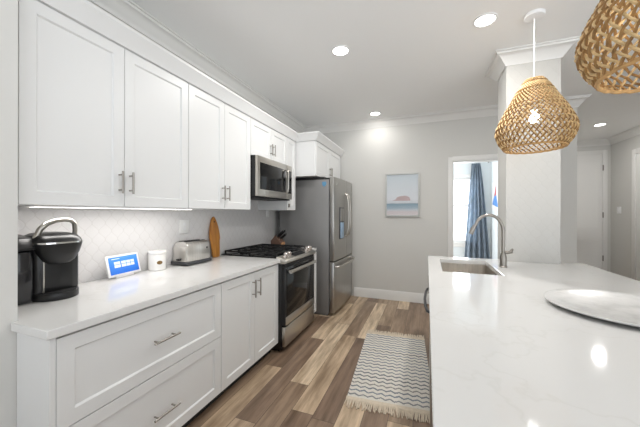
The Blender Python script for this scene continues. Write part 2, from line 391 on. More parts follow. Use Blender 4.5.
# crown mouldings: profile (distance out, drop from the ceiling)
CROWN = [(0, -0.115), (0.012, -0.115), (0.016, -0.10), (0.03, -0.088), (0.055, -0.05), (0.078, -0.03), (0.088, -0.026), (0.092, -0.012), (0.105, -0.010), (0.105, 0), (0, 0)]
def crown_run(mb, path, closed=False, prof=CROWN, z=ZC - 0.001):
    """path: 2-D points, room on the left-hand side of travel; mitred sweep"""
    n = len(path); P = [Vector(p) for p in path]; t = bmesh.new(); rings = []
    for i in range(n):
        d1 = (P[i] - P[i - 1]).normalized() if (i > 0 or closed) else None
        d2 = (P[(i + 1) % n] - P[i]).normalized() if (i < n - 1 or closed) else None
        d1 = d1 or d2; d2 = d2 or d1
        n1 = Vector((-d1.y, d1.x)); n2 = Vector((-d2.y, d2.x)); m = (n1 + n2); m = m / max(0.2, m.dot(n1))
        rings.append([t.verts.new((P[i].x + m.x * o_, P[i].y + m.y * o_, z + h_)) for o_, h_ in prof])
    for i in range(n if closed else n - 1):
        A, B = rings[i], rings[(i + 1) % n]; k = len(prof)
        for j in range(k): t.faces.new((A[j], A[(j + 1) % k], B[(j + 1) % k], B[j]))
    if not closed: t.faces.new(rings[0]); t.faces.new(rings[-1][::-1])
    bmesh.ops.recalc_face_normals(t, faces=t.faces); mb._merge(t)
b = MB(); crown_run(b, [(HX, 1.6), (HX, HY), (3.776, HY), (3.776, YB), (WX, YB), (WX, SY), (SX, SY), (SX, -2.2)]); struct('trim_1', b, m_trim)
b = MB(); crown_run(b, [(CX0, CY0), (CX0, CY1), (CX1, CY1), (CX1, CY0)], True); struct('trim_2', b, m_trim)
BASE = [(0, 0), (0.014, 0), (0.014, 0.115), (0.008, 0.135), (0.006, 0.146), (0, 0.146)]
b = MB(); crown_run(b, [(DL - 0.062, YB), (0.86, YB)], prof=BASE, z=0.0); struct('baseboard_back', b, m_trim)
b = MB(); crown_run(b, [(HX, 5.6), (HX, 6.55)], prof=BASE, z=0.0); crown_run(b, [(HX, 6.66), (HX, HY)], prof=BASE, z=0); struct('baseboard_right', b, m_trim)
# doorway casing
b = MB(); fw = 0.062
for yy0, yy1 in ((YB - 0.016, YB), (YB + 0.12, YB + 0.136)):
    b.box(DL - fw, DL, yy0, yy1, 0, DT + fw, 0.003); b.box(DR, DR + fw, yy0, yy1, 0, DT + fw, 0.003); b.box(DL, DR, yy0, yy1, DT, DT + fw + 0.01, 0.003)
b.box(DL - 0.002, DL + 0.012, YB, YB + 0.12, 0, DT); b.box(DR - 0.012, DR + 0.002, YB, YB + 0.12, 0, DT); b.box(DL, DR, YB, YB + 0.12, DT - 0.012, DT + 0.002)
struct('trim_3', b, m_trim)
# hall door with casing
hx0, hx1, hz = 4.42, 5.25, 2.55
d = struct('door_1', MB().panel(lambda u, v_, w: (u, HY - 0.012 - w, v_), hx0, hx1, 0.01, hz, 0.012,
           [(hx0 + 0.13, hx1 - 0.055, 1.075, hz - 0.15), (hx0 + 0.13, hx1 - 0.055, 0.22, 0.835)], rec=0.011, ch=0.02), m_trim)
for z in (0.42, 1.28, 2.22):
    obj('hinge', MB().box(hx1 - 0.004, hx1 + 0.016, HY - 0.036, HY - 0.022, z, z + 0.11, 0.002), m_nickel, d)
b = MB(); b.box(hx0 - 0.08, hx0 - 0.003, HY - 0.02, HY, 0, hz + 0.08, 0.003); b.box(hx1 + 0.003, hx1 + 0.08, HY - 0.02, HY, 0, hz + 0.08, 0.003); b.box(hx0 - 0.003, hx1 + 0.003, HY - 0.02, HY, hz + 0.004, hz + 0.08, 0.003); struct('trim_4', b, m_trim)
b = MB(); b.box(HX - 0.02, HX, 6.56, 6.655, 0, 2.49, 0.003); b.box(HX - 0.02, HX, 5.7, 6.56, 2.40, 2.49, 0.003); struct('trim_5', b, m_trim)
d = struct('door_2', MB().panel(lambda u, v_, w: (HX - 0.008 - w, u, v_), 5.7, 6.555, 0.01, 2.395, 0.008, [(5.83, 6.42, 1.07, 2.25), (5.83, 6.42, 0.22, 0.83)], rec=0.006, ch=0.015), m_trim)
# bedroom window
d = struct('window_1', MB().box(wx0, wx0 + 0.045, BY + 0.02, BY + 0.08, wz0, wz1, 0.003).box(wx1 - 0.045, wx1, BY + 0.02, BY + 0.08, wz0, wz1, 0.003)
     .box(wx0, wx1, BY + 0.02, BY + 0.08, wz1 - 0.045, wz1, 0.003).box(wx0, wx1, BY + 0.02, BY + 0.08, wz0, wz0 + 0.05, 0.003).box(wx0, wx1, BY + 0.015, BY + 0.075, 1.51, 1.56, 0.003), m_trim)
obj('pane', MB().box(wx0 + 0.03, wx1 - 0.03, BY + 0.048, BY + 0.052, wz0 + 0.03, wz1 - 0.03), m_glass, d)
obj('sill', MB().box(wx0 - 0.03, wx1 + 0.03, BY - 0.03, BY + 0.02, wz0 - 0.03, wz0, 0.004), m_trim, d)
b = MB()
for x in (wx0 - 0.07, wx1): b.box(x, x + 0.07, BY - 0.016, BY, wz0 - 0.1, wz1 + 0.07, 0.003)
b.box(wx0, wx1, BY - 0.016, BY, wz1, wz1 + 0.07, 0.003); b.box(wx0, wx1, BY - 0.016, BY, wz0 - 0.1, wz0 - 0.03, 0.003); struct('trim_6', b, m_trim)

# ---------------------------------------------------------------- cabinets
XM = lambda xf: (lambda u, v_, w: (xf + w, u, v_))       # a face looking to +X, u along Y
def shaker(parent, name, xf, y0, y1, z0, z1, stile=0.057, t=0.02):
    return obj(name, MB().panel(XM(xf), y0, y1, z0, z1, t, [(y0 + stile, y1 - stile, z0 + stile, z1 - stile)]), m_cab, parent)
def bar_handle(parent, xf, y, z, ln, vert=True):
    b = MB(); h = ln / 2; so = 0.032
    ends = [(xf + so, y, z - h), (xf + so, y, z + h)] if vert else [(xf + so, y - h, z), (xf + so, y + h, z)]
    b.cyl(*ends, 0.0058, 14)
    for s in (-0.68, 0.68):
        q = (y, z + s * h) if vert else (y + s * h, z)
        b.cyl((xf - 0.002, *q), (xf + so, *q), 0.0045, 10)
    return obj('handle', b, m_nickel, parent)
CT = 0.878      # underside of the countertop
ZU = 1.39       # underside of the wall cabinets
ZT = 2.297      # top of doors
ZR = 2.385      # cabinet top
G = 'white shaker cabinets'
def wall_cab(y0, y1, z0, z1, doors, xf, label, hz, side=0.02):
    t = thing('wall_cabinet', label, 'cabinet', (WX, (y0 + y1) / 2, z0))
    obj('body', MB().box(WX + 0.007, xf - 0.021, y0 + 0.0005, y1 - 0.0005, z0, z1), m_cab, t)
    n = len(doors)
    for (a, c_, hs) in doors:
        dd = shaker(t, 'door', xf, a + 0.0018, c_ - 0.0018, z0 + 0.002, ZT if z1 > ZT else z1 - 0.002)
        if hs: bar_handle(dd, xf, (c_ - 0.03) if hs == 'r' else (a + 0.03), hz, 0.125)
    return t
wall_cab(SY + 0.002, 1.599, ZU, ZR, [(0.680, 1.132, 'r'), (1.132, 1.599, 'l')], 0.35, 'wide white two-door wall cabinet at the near end, above coffee maker', 1.527)
wall_cab(1.601, 2.377, ZU, ZR, [(1.601, 1.993, 'r'), (1.993, 2.377, 'l')], 0.35, 'tall white two-door wall cabinet above toaster, left of microwave', 1.525)
wall_cab(2.379, 3.155, 1.934, ZR, [(2.379, 2.78, 'r'), (2.78, 3.155, 'l')], 0.35, 'short white two-door wall cabinet directly above microwave', 2.055)
t = wall_cab(3.157, 3.40, ZU + 0.005, ZR, [(3.157, 3.40, None)], 0.35, 'narrow white wall cabinet between microwave and refrigerator', 1.5)
obj('knob', MB().box(0.348, 0.362, 3.19, 3.225, 1.43, 1.475, 0.003), m_nickel, t)
wall_cab(3.42, 4.535, 1.845, 2.40, [(3.43, 3.98, 'r'), (3.98, 4.53, 'l')], 0.63, 'deep white two-door cabinet above the refrigerator', 1.96)
# crown on top of the cabinets
CC = [(0, 0), (0.008, 0), (0.046, 0.078), (0.052, 0.084), (0.052, 0.10), (0, 0.10)]
b = MB(); crown_run(b, [(WX + 0.004, 4.545), (0.635, 4.545), (0.635, 3.413), (0.355, 3.413), (0.355, SY + 0.003)][::-1][::-1], prof=CC, z=2.300)
tag(obj('crown_moulding', b, m_cab, None, loc=(0.355, 2.0, 2.30)), 'white crown moulding running along the tops of the wall cabinets', 'moulding')
# fascia between door tops and crown
b = MB(); b.box(0.33, 0.352, SY + 0.003, 3.40, ZT + 0.002, 2.33); tag(obj('cabinet_fascia', b, m_cab, None, loc=(0.34, 2.0, ZT)), 'white fascia strip above the wall cabinet doors, under the crown', 'moulding')
# under-cabinet light
t = thing('under_cabinet_light', 'lit strip light under the near wall cabinet, above coffee maker and screen', 'light', (0.16, 1.2, ZU))
obj('housing', MB().box(0.13, 0.20, 0.80, 1.80, ZU - 0.006, ZU, 0.001), m_whitep, t)
obj('diffuser', MB().box(0.135, 0.195, 0.81, 1.79, ZU - 0.008, ZU - 0.0055), m_led, t)
o = area('strip_glow', (0.165, 1.3, ZU - 0.018), (0, 0, 0), 0.05, 0.98, 2.3, (1, 0.97, 0.94))

# base cabinets
XF = 0.63
t = thing('base_cabinet', 'white base cabinet with two wide drawers, under coffee maker', 'cabinet', (0.3, 1.14, 0))
obj('body', MB().box(WX + 0.003, XF - 0.021, SY + 0.004, 1.6175, 0.10, CT - 0.001).box(SX + 0.003, XF - 0.021, 0.652, SY + 0.005, 0.0, CT - 0.001), m_cab, t)
obj('toe_kick', MB().box(WX + 0.003, XF - 0.085, SY + 0.006, 1.6175, 0, 0.10), m_dark, t)
obj('end_stile', MB().box(XF - 0.021, XF - 0.002, 0.652, 0.672, 0.10, CT - 0.001), m_cab, t)
for (z0, z1, hz) in ((0.499, 0.864, 0.676), (0.105, 0.494, 0.277)):
    dd = shaker(t, 'drawer', XF, 0.674, 1.615, z0, z1, 0.06); bar_handle(dd, XF, 1.155, hz, 0.16, False)
t = thing('base_cabinet', 'white two-door base cabinet beside the range', 'cabinet', (0.3, 2.03, 0))
obj('body', MB().box(WX + 0.003, XF - 0.021, 1.6185, 2.434, 0.10, CT - 0.001), m_cab, t)
obj('toe_kick', MB().box(WX + 0.003, XF - 0.085, 1.6185, 2.434, 0, 0.10), m_dark, t)
for a, c_, y in ((1.621, 2.031, 1.998), (2.034, 2.432, 2.072)):
    dd = shaker(t, 'door', XF, a, c_, 0.105, 0.864, 0.06); bar_handle(dd, XF, y, 0.737, 0.145)
t = thing('base_cabinet', 'narrow white base cabinet squeezed between range and refrigerator', 'cabinet', (0.3, 3.31, 0))
obj('body', MB().box(WX + 0.003, XF - 0.021, 3.222, 3.40, 0.10, CT - 0.001), m_cab, t)
obj('toe_kick', MB().box(WX + 0.003, XF - 0.06, 3.222, 3.40, 0, 0.10), m_dark, t)
shaker(t, 'door', XF + 0.02, 3.224, 3.398, 0.105, 0.864, 0.035)
# countertops
b = MB(); b.cells([WX + 0.0065, SX + 0.002, 0.65], [0.634, SY + 0.001, 2.440], CT, 0.914, {(0, 0)})
o = tag(obj('countertop', b, m_quartz, None, loc=(0.3, 1.5, CT)), 'long white quartz countertop along the left wall, left of range', 'countertop')
o.modifiers.new('b', 'BEVEL').width = 0.003
b = MB(); b.box(WX + 0.0065, 0.65, 3.215, 3.405, CT, 0.914, 0.003)
tag(obj('countertop', b, m_quartz, None, loc=(0.3, 3.3, CT)), 'short white countertop piece between range and refrigerator', 'countertop')

# ---------------------------------------------------------------- range
RY0, RY1 = 2.446, 3.208
t = thing('gas_range', 'stainless steel slide-in gas range with black cooktop', 'stove', (0.33, (RY0 + RY1) / 2, 0))
obj('body', MB().box(-0.05, 0.66, RY0, RY1, 0.03, 0.905, 0.003).box(0.08, 0.62, RY0 + 0.03, RY1 - 0.03, 0.0, 0.031), m_black, t)
obj('cooktop', MB().box(-0.055, 0.60, RY0 - 0.004, RY1 + 0.004, 0.9155, 0.926, 0.004).box(0.03, 0.58, RY0 + 0.02, RY1 - 0.02, 0.9, 0.916), m_blackg, t)
cp = obj('control_panel', MB().prism([(0.60, 0.927), (0.61, 0.934), (0.70, 0.905), (0.712, 0.895), (0.712, 0.872), (0.66, 0.862), (0.60, 0.862)], 1, RY0 - 0.004, RY1 + 0.004, bev=0.003), m_steelh, t)
def on_panel(s, up): # s from back 0 to front 1 along the slope
    return (0.61 + 0.09 * s + 0.307 * up, 0.934 - 0.029 * s + 0.952 * up)
b = MB(); q0 = on_panel(0.12, 0.0); q1 = on_panel(0.12, 0.002); q2 = on_panel(0.88, 0.002); q3 = on_panel(0.88, 0.0)
b.prism([q0, q1, q2, q3], 1, 2.68, 2.97); obj('display', b, m_blackg, cp)
for y in (2.525, 2.60, 3.05, 3.10, 3.15):
    b = MB(); x0, z0 = on_panel(0.5, 0.0); x1, z1 = on_panel(0.5, 0.008); x2, z2 = on_panel(0.5, 0.046)
    b.tube([(x0, y, z0), (x1, y, z1)], 0.026, 20); b.tube([(x1, y, z1), (x2 - 0.002, y, z2 - 0.004), (x2, y, z2)], [0.024, 0.022, 0.018], 20)
    obj('knob', b, m_knob, t)
dr = obj('oven_door', MB().box(0.66, 0.698, RY0 + 0.004, RY1 - 0.004, 0.265, 0.835, 0.006), m_black, t)
obj('lower_band', MB().box(0.697, 0.7035, RY0 + 0.012, RY1 - 0.012, 0.268, 0.345, 0.002), m_steelh, dr)
obj('window', MB().box(0.696, 0.7015, RY0 + 0.03, RY1 - 0.03, 0.350, 0.825, 0.002), m_blackg, dr)
b = MB(); hy0, hy1, hzz = RY0 + 0.045, RY1 - 0.06, 0.785
b.tube([(0.735, hy0, hzz), (0.735, hy1, hzz)], 0.018, 16)
for y in (hy0 + 0.03, hy1 - 0.03): b.box(0.697, 0.736, y - 0.012, y + 0.012, hzz - 0.010, hzz + 0.010, 0.003)
obj('handle', b, m_steelh, dr)
obj('vent_slot', MB().box(0.66, 0.69, RY0 + 0.004, RY1 - 0.004, 0.838, 0.864), m_blackm, t)
obj('warming_drawer', MB().box(0.66, 0.697, RY0 + 0.004, RY1 - 0.004, 0.06, 0.252, 0.006), m_steelh, t)
gw = (RY1 - RY0 - 0.03) / 3
for k in range(3):
    y0 = RY0 + 0.015 + k * gw + 0.003; y1 = y0 + gw - 0.006; b = MB(); w = 0.006; zt = 0.962
    for y in (y0 + w, y1 - w): b.box(-0.03, 0.585, y - w, y + w, zt - 0.014, zt, 0.002)
    for x in (-0.024, 0.28, 0.579): b.box(x - w, x + w, y0, y1, zt - 0.014, zt, 0.002)
    ym = (y0 + y1) / 2; b.box(-0.03, 0.585, ym - 0.005, ym + 0.005, zt - 0.012, zt, 0.002)
    for x in (0.13, 0.43): b.box(x - 0.005, x + 0.005, y0, y1, zt - 0.012, zt, 0.002)
    for x in (-0.024, 0.28, 0.579):
        for y in (y0 + w, y1 - w): b.box(x - 0.007, x + 0.007, y - 0.007, y + 0.007, 0.925, zt - 0.01)
    obj('grate', b, m_blackm, t)
    for x in (0.13, 0.43): obj('burner', MB().lathe([(0.045, 0.926), (0.045, 0.936), (0.03, 0.94), (0.03, 0.946), (0.0, 0.948)], x, ym, 20), m_blackm, t)

# ---------------------------------------------------------------- microwave
MY0, MY1, MZ0, MZ1 = 2.393, 3.153, 1.522, 1.930
t = thing('microwave', 'stainless over-the-range microwave under short wall cabinet', 'microwave', (0.2, 2.77, MZ0))
obj('body', MB().box(WX + 0.01, 0.392, MY0, MY1, MZ0, MZ1, 0.003), m_black, t)
dr = obj('door', MB().box(0.392, 0.420, MY0, 3.018, MZ0 + 0.004, MZ1 - 0.002, 0.004), m_steelh, t)
obj('window', MB().box(0.4185, 0.4225, MY0 + 0.045, 2.985, MZ0 + 0.075, MZ1 - 0.065, 0.0015), m_blackg, dr)
b = MB(); hy = 3.004; b.tube([(0.420, hy, MZ0 + 0.07), (0.440, hy, MZ0 + 0.085), (0.446, hy, MZ0 + 0.13), (0.446, hy, MZ1 - 0.12), (0.440, hy, MZ1 - 0.075), (0.420, hy, MZ1 - 0.06)], 0.010, 12); obj('handle', b, m_steelh, dr)
cp = obj('control_panel', MB().box(0.392, 0.420, 3.020, MY1, MZ0 + 0.004, MZ1 - 0.002, 0.004), m_steelh, t)
obj('keypad', MB().box(0.4185, 0.422, 3.026, MY1 - 0.016, MZ0 + 0.07, MZ1 - 0.065, 0.001), m_blackg, cp)
obj('vent', MB().box(0.10, 0.40, MY0 + 0.02, MY1 - 0.02, MZ0 - 0.012, MZ0 + 0.001), m_blackm, t)

# ---------------------------------------------------------------- refrigerator
FY0, FY1, FT = 3.547, 4.510, 1.835
t = thing('refrigerator', 'stainless french-door refrigerator with freezer drawer, in the back corner', 'refrigerator', (0.4, 4.0, 0))
obj('body', MB().box(0.03, 0.765, FY0, FY1, 0.03, 1.805, 0.004).box(0.08, 0.74, FY0 + 0.02, FY1 - 0.02, 0.0, 0.031), m_steeld, t)
obj('gap_shade_hinge_cover', MB().box(0.10, 0.70, FY0 + 0.005, FY1 - 0.005, 1.80, 1.84).box(0.70, 0.80, FY0 + 0.01, FY0 + 0.07, 1.80, 1.828, 0.004), m_black, t)  # black slab stands in for the shaded gap; small block is the hinge cover
def fridge_door(y0, y1, z0, z1):
    # slightly crowned front: prism in plan
    n = 8; pts = [(0.776, y0), (0.776, y1)]
    yc = (FY0 + FY1) / 2; hw = (FY1 - FY0) / 2
    for k in range(n + 1):
        y = y1 + (y0 - y1) * k / n; e = ((y - yc) / hw); pts.append((0.858 - 0.022 * e * e, y))
    return MB().prism(pts, 2, z0, z1, bev=0.004)
ym = 4.075; XD = 0.845
dl = obj('door', fridge_door(FY0, ym - 0.002, 0.725, FT), m_steel, t)
dr = obj('door', fridge_door(ym + 0.002, FY1, 0.725, FT), m_steel, t)
fz = obj('freezer_drawer', fridge_door(FY0, FY1, 0.045, 0.712), m_steel, t)
obj('gasket', MB().box(0.762, 0.778, FY0 + 0.006, FY1 - 0.006, 0.05, 1.80), m_charc, t)
for par, y in ((dl, ym - 0.045), (dr, ym + 0.045)):
    b = MB(); b.tube([(0.85, y, 1.02), (0.888, y, 1.05), (0.905, y, 1.15), (0.912, y, 1.33), (0.905, y, 1.51), (0.888, y, 1.61), (0.85, y, 1.64)], 0.014, 12); obj('handle', b, m_steelh, par)
b = MB(); b.tube([(0.83, FY0 + 0.05, 0.645), (0.885, FY0 + 0.06, 0.648), (0.905, FY0 + 0.18, 0.65), (0.912, ym, 0.65), (0.905, FY1 - 0.18, 0.65), (0.885, FY1 - 0.06, 0.648), (0.83, FY1 - 0.05, 0.645)], 0.014, 12); obj('handle', b, m_steelh, fz)
dp = obj('dispenser', MB().box(0.835, 0.861, 3.75, 3.95, 1.00, 1.44, 0.004), m_charc, dl)
obj('dispenser_niche', MB().box(0.858, 0.8635, 3.765, 3.935, 1.01, 1.23, 0.003), mat('dispenser_glow', rgb(150, 178, 205), 0.3, noise=0.1), dp)
obj('dispenser_panel', MB().box(0.858, 0.8635, 3.765, 3.935, 1.25, 1.425, 0.002), m_steel, dp)
obj('sticker', MB().prism([(0.672, 1.775), (0.728, 1.775), (0.728, 1.735), (0.700, 1.705), (0.672, 1.735)], 1, FY0 - 0.003, FY0 + 0.001), m_sticker, t)
obj('badge', MB().lathe([(0.014, 0.0), (0.014, 0.003), (0, 0.003)], 0, 0, 16), m_chrome, t, True)
bd = [c_ for c_ in t.children if c_.name.startswith('badge')][0]; bd.rotation_euler = (0, PI / 2, 0); bd.location = Vector((0.846, 3.66, 1.745)) - Vector((0.4, 4.0, 0))

# ---------------------------------------------------------------- island
IX0, IX1, IY0, IY1 = 1.985, 3.286, 0.30, 3.198
SKX0, SKX1, SKY0, SKY1 = 2.09, 2.49, 2.365, 3.03
b = MB(); b.cells([IX0, SKX0, SKX1, CX0 - 0.002, CX1 + 0.002, IX1], [IY0, SKY0, SKY1, CY0 - 0.008, IY1], 0.876, 0.914, {(1, 1), (3, 3)})
o = tag(obj('island_countertop', b, m_quartz, None, loc=(2.6, 1.7, 0.876)), 'large white quartz island countertop on the right, around the sink', 'countertop')
o.modifiers.new('b', 'BEVEL').width = 0.003
XI = 2.02
IM = lambda u, v_, w: (XI - w, u, v_)
def isl(y0, y1, label, doors):
    t = thing('island_cabinet', label, 'cabinet', (2.4, (y0 + y1) / 2, 0))
    if doors: obj('body', MB().box(XI + 0.021, 2.64, y0, y1, 0.10, 0.640).box(XI + 0.021, 2.075, y0, y1, 0.64, 0.875).box(2.52, 2.64, y0, y1, 0.64, 0.875), m_cab, t)
    else: obj('body', MB().box(XI + 0.021, 2.90, y0, y1, 0.10, 0.875), m_cab, t)
    obj('toe_kick', MB().box(XI + 0.08, 2.60, y0, y1, 0, 0.10), m_dark, t)
    ymid = (y0 + y1) / 2
    for a, c_ in ((y0 + 0.003, ymid - 0.002), (ymid + 0.002, y1 - 0.003)):
        dd = obj('door', MB().panel(IM, a, c_, 0.105, 0.864, 0.02, [(a + 0.057, c_ - 0.057, 0.165, 0.805)]), m_cab, t)
        hb = MB(); yh = (c_ - 0.035) if a < ymid - 0.05 else (a + 0.035)
        hb.cyl((XI - 0.03, yh, 0.66), (XI - 0.03, yh, 0.80), 0.0058, 12).cyl((XI - 0.03, yh, 0.685), (XI + 0.002, yh, 0.685), 0.0045, 10).cyl((XI - 0.03, yh, 0.775), (XI + 0.002, yh, 0.775), 0.0045, 10)
        obj('handle', hb, m_nickel, dd)
isl(2.335, 3.06, 'white island cabinet under the sink', True)
isl(0.34, 1.70, 'white island cabinet under the near end of the island countertop', False)
t = thing('dishwasher', 'stainless dishwasher in the island with bowed handle facing the walkway', 'dishwasher', (2.3, 2.02, 0))
obj('body', MB().box(2.03, 2.62, 1.71, 2.325, 0.10, 0.872).box(2.10, 2.60, 1.72, 2.315, 0.0, 0.10), m_charc, t)
dr = obj('door', MB().box(1.992, 2.029, 1.713, 2.322, 0.11, 0.870, 0.005), m_steel, t)
b = MB(); b.tube([(1.993, 1.745, 0.79), (1.978, 1.76, 0.79), (1.966, 1.86, 0.79), (1.961, 2.02, 0.79), (1.966, 2.18, 0.79), (1.978, 2.29, 0.79), (1.993, 2.305, 0.79)], 0.0085, 12); obj('handle', b, m_charc, dr)
# sink
t = thing('sink', 'rectangular stainless undermount sink at the far end of the island', 'sink', (2.29, 2.70, 0.66))
def basin(x0, x1, y0, y1, z0, z1, th):
    t_ = bmesh.new(); R = 0.03
    def ring(d, z):
        out = []
        for cx_, cy_, a0 in ((x1 - d - R, y1 - d - R, 0), (x0 + d + R, y1 - d - R, 90), (x0 + d + R, y0 + d + R, 180), (x1 - d - R, y0 + d + R, 270)):
            for k in range(5):
                a = math.radians(a0 + k * 22.5); out.append(t_.verts.new((cx_ + R * math.cos(a), cy_ + R * math.sin(a), z)))
        return out
    rs = [ring(-0.012, z1), ring(-0.012, z1 - 0.004), ring(-0.002, z1 - 0.004), ring(0.004 - th, z0 - th)]
    rs = [ring(-0.012, z1), ring(0.0, z1), ring(0.006, z0 + 0.025), ring(0.03, z0)]
    for A, B in zip(rs, rs[1:]):
        for k in range(len(A)): t_.faces.new((A[k], A[(k + 1) % len(A)], B[(k + 1) % len(A)], B[k]))
    t_.faces.new(rs[-1][::-1]); bmesh.ops.recalc_face_normals(t_, faces=t_.faces)
    bmesh.ops.solidify(t_, geom=t_.faces[:], thickness=th)
    m = MB(); m._merge(t_, 0, True); return m
obj('basin', basin(SKX0 + 0.002, SKX1 - 0.002, SKY0 + 0.002, SKY1 - 0.002, 0.68, 0.8755, 0.002), m_sinks, t)
obj('drain', MB().lathe([(0.045, 0.681), (0.045, 0.684), (0.03, 0.684), (0.028, 0.682), (0, 0.682)], 2.29, 2.72, 24), m_chrome, t)
# faucet
FXB, FYB = 2.565, 2.735
t = thing('faucet', 'tall brushed nickel gooseneck faucet beside the island sink', 'faucet', (FXB, FYB, 0.914))
obj('base', MB().lathe([(0.030, 0.914), (0.030, 0.920), (0.025, 0.924), (0.0245, 1.00), (0.021, 1.012), (0.016, 1.03), (0, 1.03)], FXB, FYB, 24), m_nickel, t)
arc = [(FXB, FYB, 1.02), (FXB, FYB, 1.21)]
rr = 0.105
for k in range(1, 15):
    a = PI * k / 16; arc.append((FXB - rr + rr * math.cos(a), FYB, 1.21 + 0.135 * math.sin(a)))
arc.append((2.352, FYB, 1.245))
obj('neck', MB().tube(arc, 0.0125, 16), m_nickel, t)
obj('spray_head', MB().tube([(2.356, FYB, 1.255), (2.350, FYB, 1.243), (2.328, FYB, 1.19), (2.325, FYB, 1.182)], [0.0145, 0.0165, 0.0195, 0.018], 18), m_nickel, t)
obj('lever', MB().tube([(FXB + 0.015, FYB, 1.065 - 0.03), (FXB + 0.045, FYB, 1.04), (FXB + 0.062, FYB - 0.01, 1.045)], [0.014, 0.0125, 0.012], 14).tube([(FXB + 0.05, FYB - 0.004, 1.045), (FXB + 0.066, FYB - 0.012, 1.07)], [0.010, 0.008], 10), m_nickel, t)
# round tray
t = thing('round_tray', 'round pale marble tray lying on the island countertop', 'tray', (2.82, 1.69, 0.914))
PR = [(0.0, 0.002), (0.19, 0.002), (0.24, 0.008), (0.285, 0.016), (0.296, 0.021), (0.296, 0.026), (0.290, 0.0275), (0.272, 0.023), (0.0, 0.022)]
obj('dish', MB().lathe(PR, 0, 0, 72, cap=False), m_marble, t, True)
obj('foot', MB().lathe([(0.17, 0.0), (0.17, 0.004), (0.0, 0.004)], 0, 0, 40), m_marble, t, True)

# ---------------------------------------------------------------- lights
def can(x, y, label, power=CAN_POWER, r=0.085):
    t = thing('recessed_light', label, 'light', (x, y, ZC), group='recessed ceiling lights')
    obj('trim_ring', MB().lathe([(r * 0.80, -0.003), (r * 0.82, -0.008), (r * 0.97, -0.006), (r, -0.001), (r, 0.0), (r * 0.80, 0.0)], 0, 0, 36, cap=False), m_whitep, t, True)
    obj('lens', MB().lathe([(0, -0.0035), (r * 0.80, -0.0035), (r * 0.80, 0.0), (0, 0.0)], 0, 0, 36, cap=False), m_lamp, t, True)
    area('can_glow', (x, y, ZC - 0.012), (0, 0, 0), r * 1.5, r * 1.5, power, (1, 0.98, 0.95), 'DISK')
can(1.233, 2.492, 'lit round recessed ceiling light over the walkway, level with the microwave')
can(2.387, 2.484, 'lit round recessed ceiling light left of the pendant lamp cord, over the island')
can(1.25, 4.241, 'lit round recessed ceiling light nearest the back wall, above framed beach print', 3.5)
can(4.661, 6.05, 'lit round recessed ceiling light in the hallway, in front of white panel door', 12)


PROF = [(0.060, 2.350), (0.082, 2.325), (0.122, 2.262), (0.160, 2.198), (0.198, 2.132), (0.233, 2.066), (0.256, 2.010), (0.263, 1.972), (0.256, 1.936), (0.236, 1.890), (0.202, 1.845)]
def prof_at(s):
    s = max(0.0, min(0.9999, s)) * (len(PROF) - 1); i = int(s); f = s - i
    def cr(a, b_, c_, d_): return 0.5 * (2 * b_ + (c_ - a) * f + (2 * a - 5 * b_ + 4 * c_ - d_) * f * f + (3 * b_ - a - 3 * c_ + d_) * f ** 3)
    P = [PROF[max(0, min(len(PROF) - 1, i + k))] for k in (-1, 0, 1, 2)]
    return cr(*[p[0] for p in P]), cr(*[p[1] for p in P])
def pendant(x, y, label):
    t = thing('pendant_lamp', label, 'lamp', (x, y, ZC), group='woven pendant lamps')
    obj('canopy', MB().lathe([(0, -0.03), (0.03, -0.029), (0.062, -0.022), (0.066, -0.016), (0.066, 0), (0, 0)], 0, 0, 36, cap=False), m_whitep, t, True)
    obj('cord', MB().cyl((0, 0, -0.028), (0, 0, 2.357 - ZC), 0.0032, 8), m_cord, t, True)
    NS = 40; NP = 46; b = MB()
    S = [prof_at(k / NP) for k in range(NP + 1)]
    ph = [0.0]
    for (r0, z0), (r1, z1) in zip(S, S[1:]): ph.append(ph[-1] + math.hypot(r1 - r0, z1 - z0) / ((r0 + r1) / 2) * 0.72)
    for sgn in (1, -1):
        for k in range(NS):
            a0 = 2 * PI * (k + (0.0 if sgn > 0 else 0.5)) / NS; pts = []; rad = []
            for i, (r, z) in enumerate(S):
                a = a0 + sgn * ph[i]
                r2 = r + sgn * 0.0042 * math.sin(ph[i] * NS)
                pts.append((r2 * math.cos(a), r2 * math.sin(a), z - ZC)); rad.append(0.0050 * (0.8 + 0.35 * random.random()))
            b.tube(pts, rad, 5, mi=(1 if sgn < 0 else 0))
    sh = obj('shade', b, [m_jute, m_juted], t, True)
    for (r, z, w) in ((0.188, 1.845, 0.0075), (0.056, 2.350, 0.007)):
        b = MB(); b.tube([(r * math.cos(2 * PI * k / 60), r * math.sin(2 * PI * k / 60), z - ZC + 0.002 * math.sin(k * 2.3)) for k in range(60)], w, 8, closed=True)
        obj('rim', b, m_jutein, sh, True)
    obj('socket', MB().lathe([(0, 2.360 - ZC), (0.040, 2.358 - ZC), (0.043, 2.348 - ZC), (0.022, 2.342 - ZC), (0.022, 2.125 - ZC), (0, 2.125 - ZC)], 0, 0, 24, cap=False), m_whitep, t, True)
    obj('bulb', MB().lathe([(0, 2.03 - ZC), (0.018, 2.035 - ZC), (0.031, 2.052 - ZC), (0.034, 2.07 - ZC), (0.028, 2.092 - ZC), (0.016, 2.112 - ZC), (0.014, 2.13 - ZC), (0, 2.13 - ZC)], 0, 0, 24, cap=False), m_bulb, t, True)
    return t
PROF = [(r_ * 0.93, z_) for r_, z_ in PROF]
pd = pendant(2.72, 2.545, 'woven straw pendant lamp with its white cord in view, hanging before the column')
copy_tree(pd, (2.75, 1.31, ZC), 'woven straw pendant lamp nearest the camera, cut by the top right picture edge')

# ---------------------------------------------------------------- things on the left counter
ZK = 0.9145
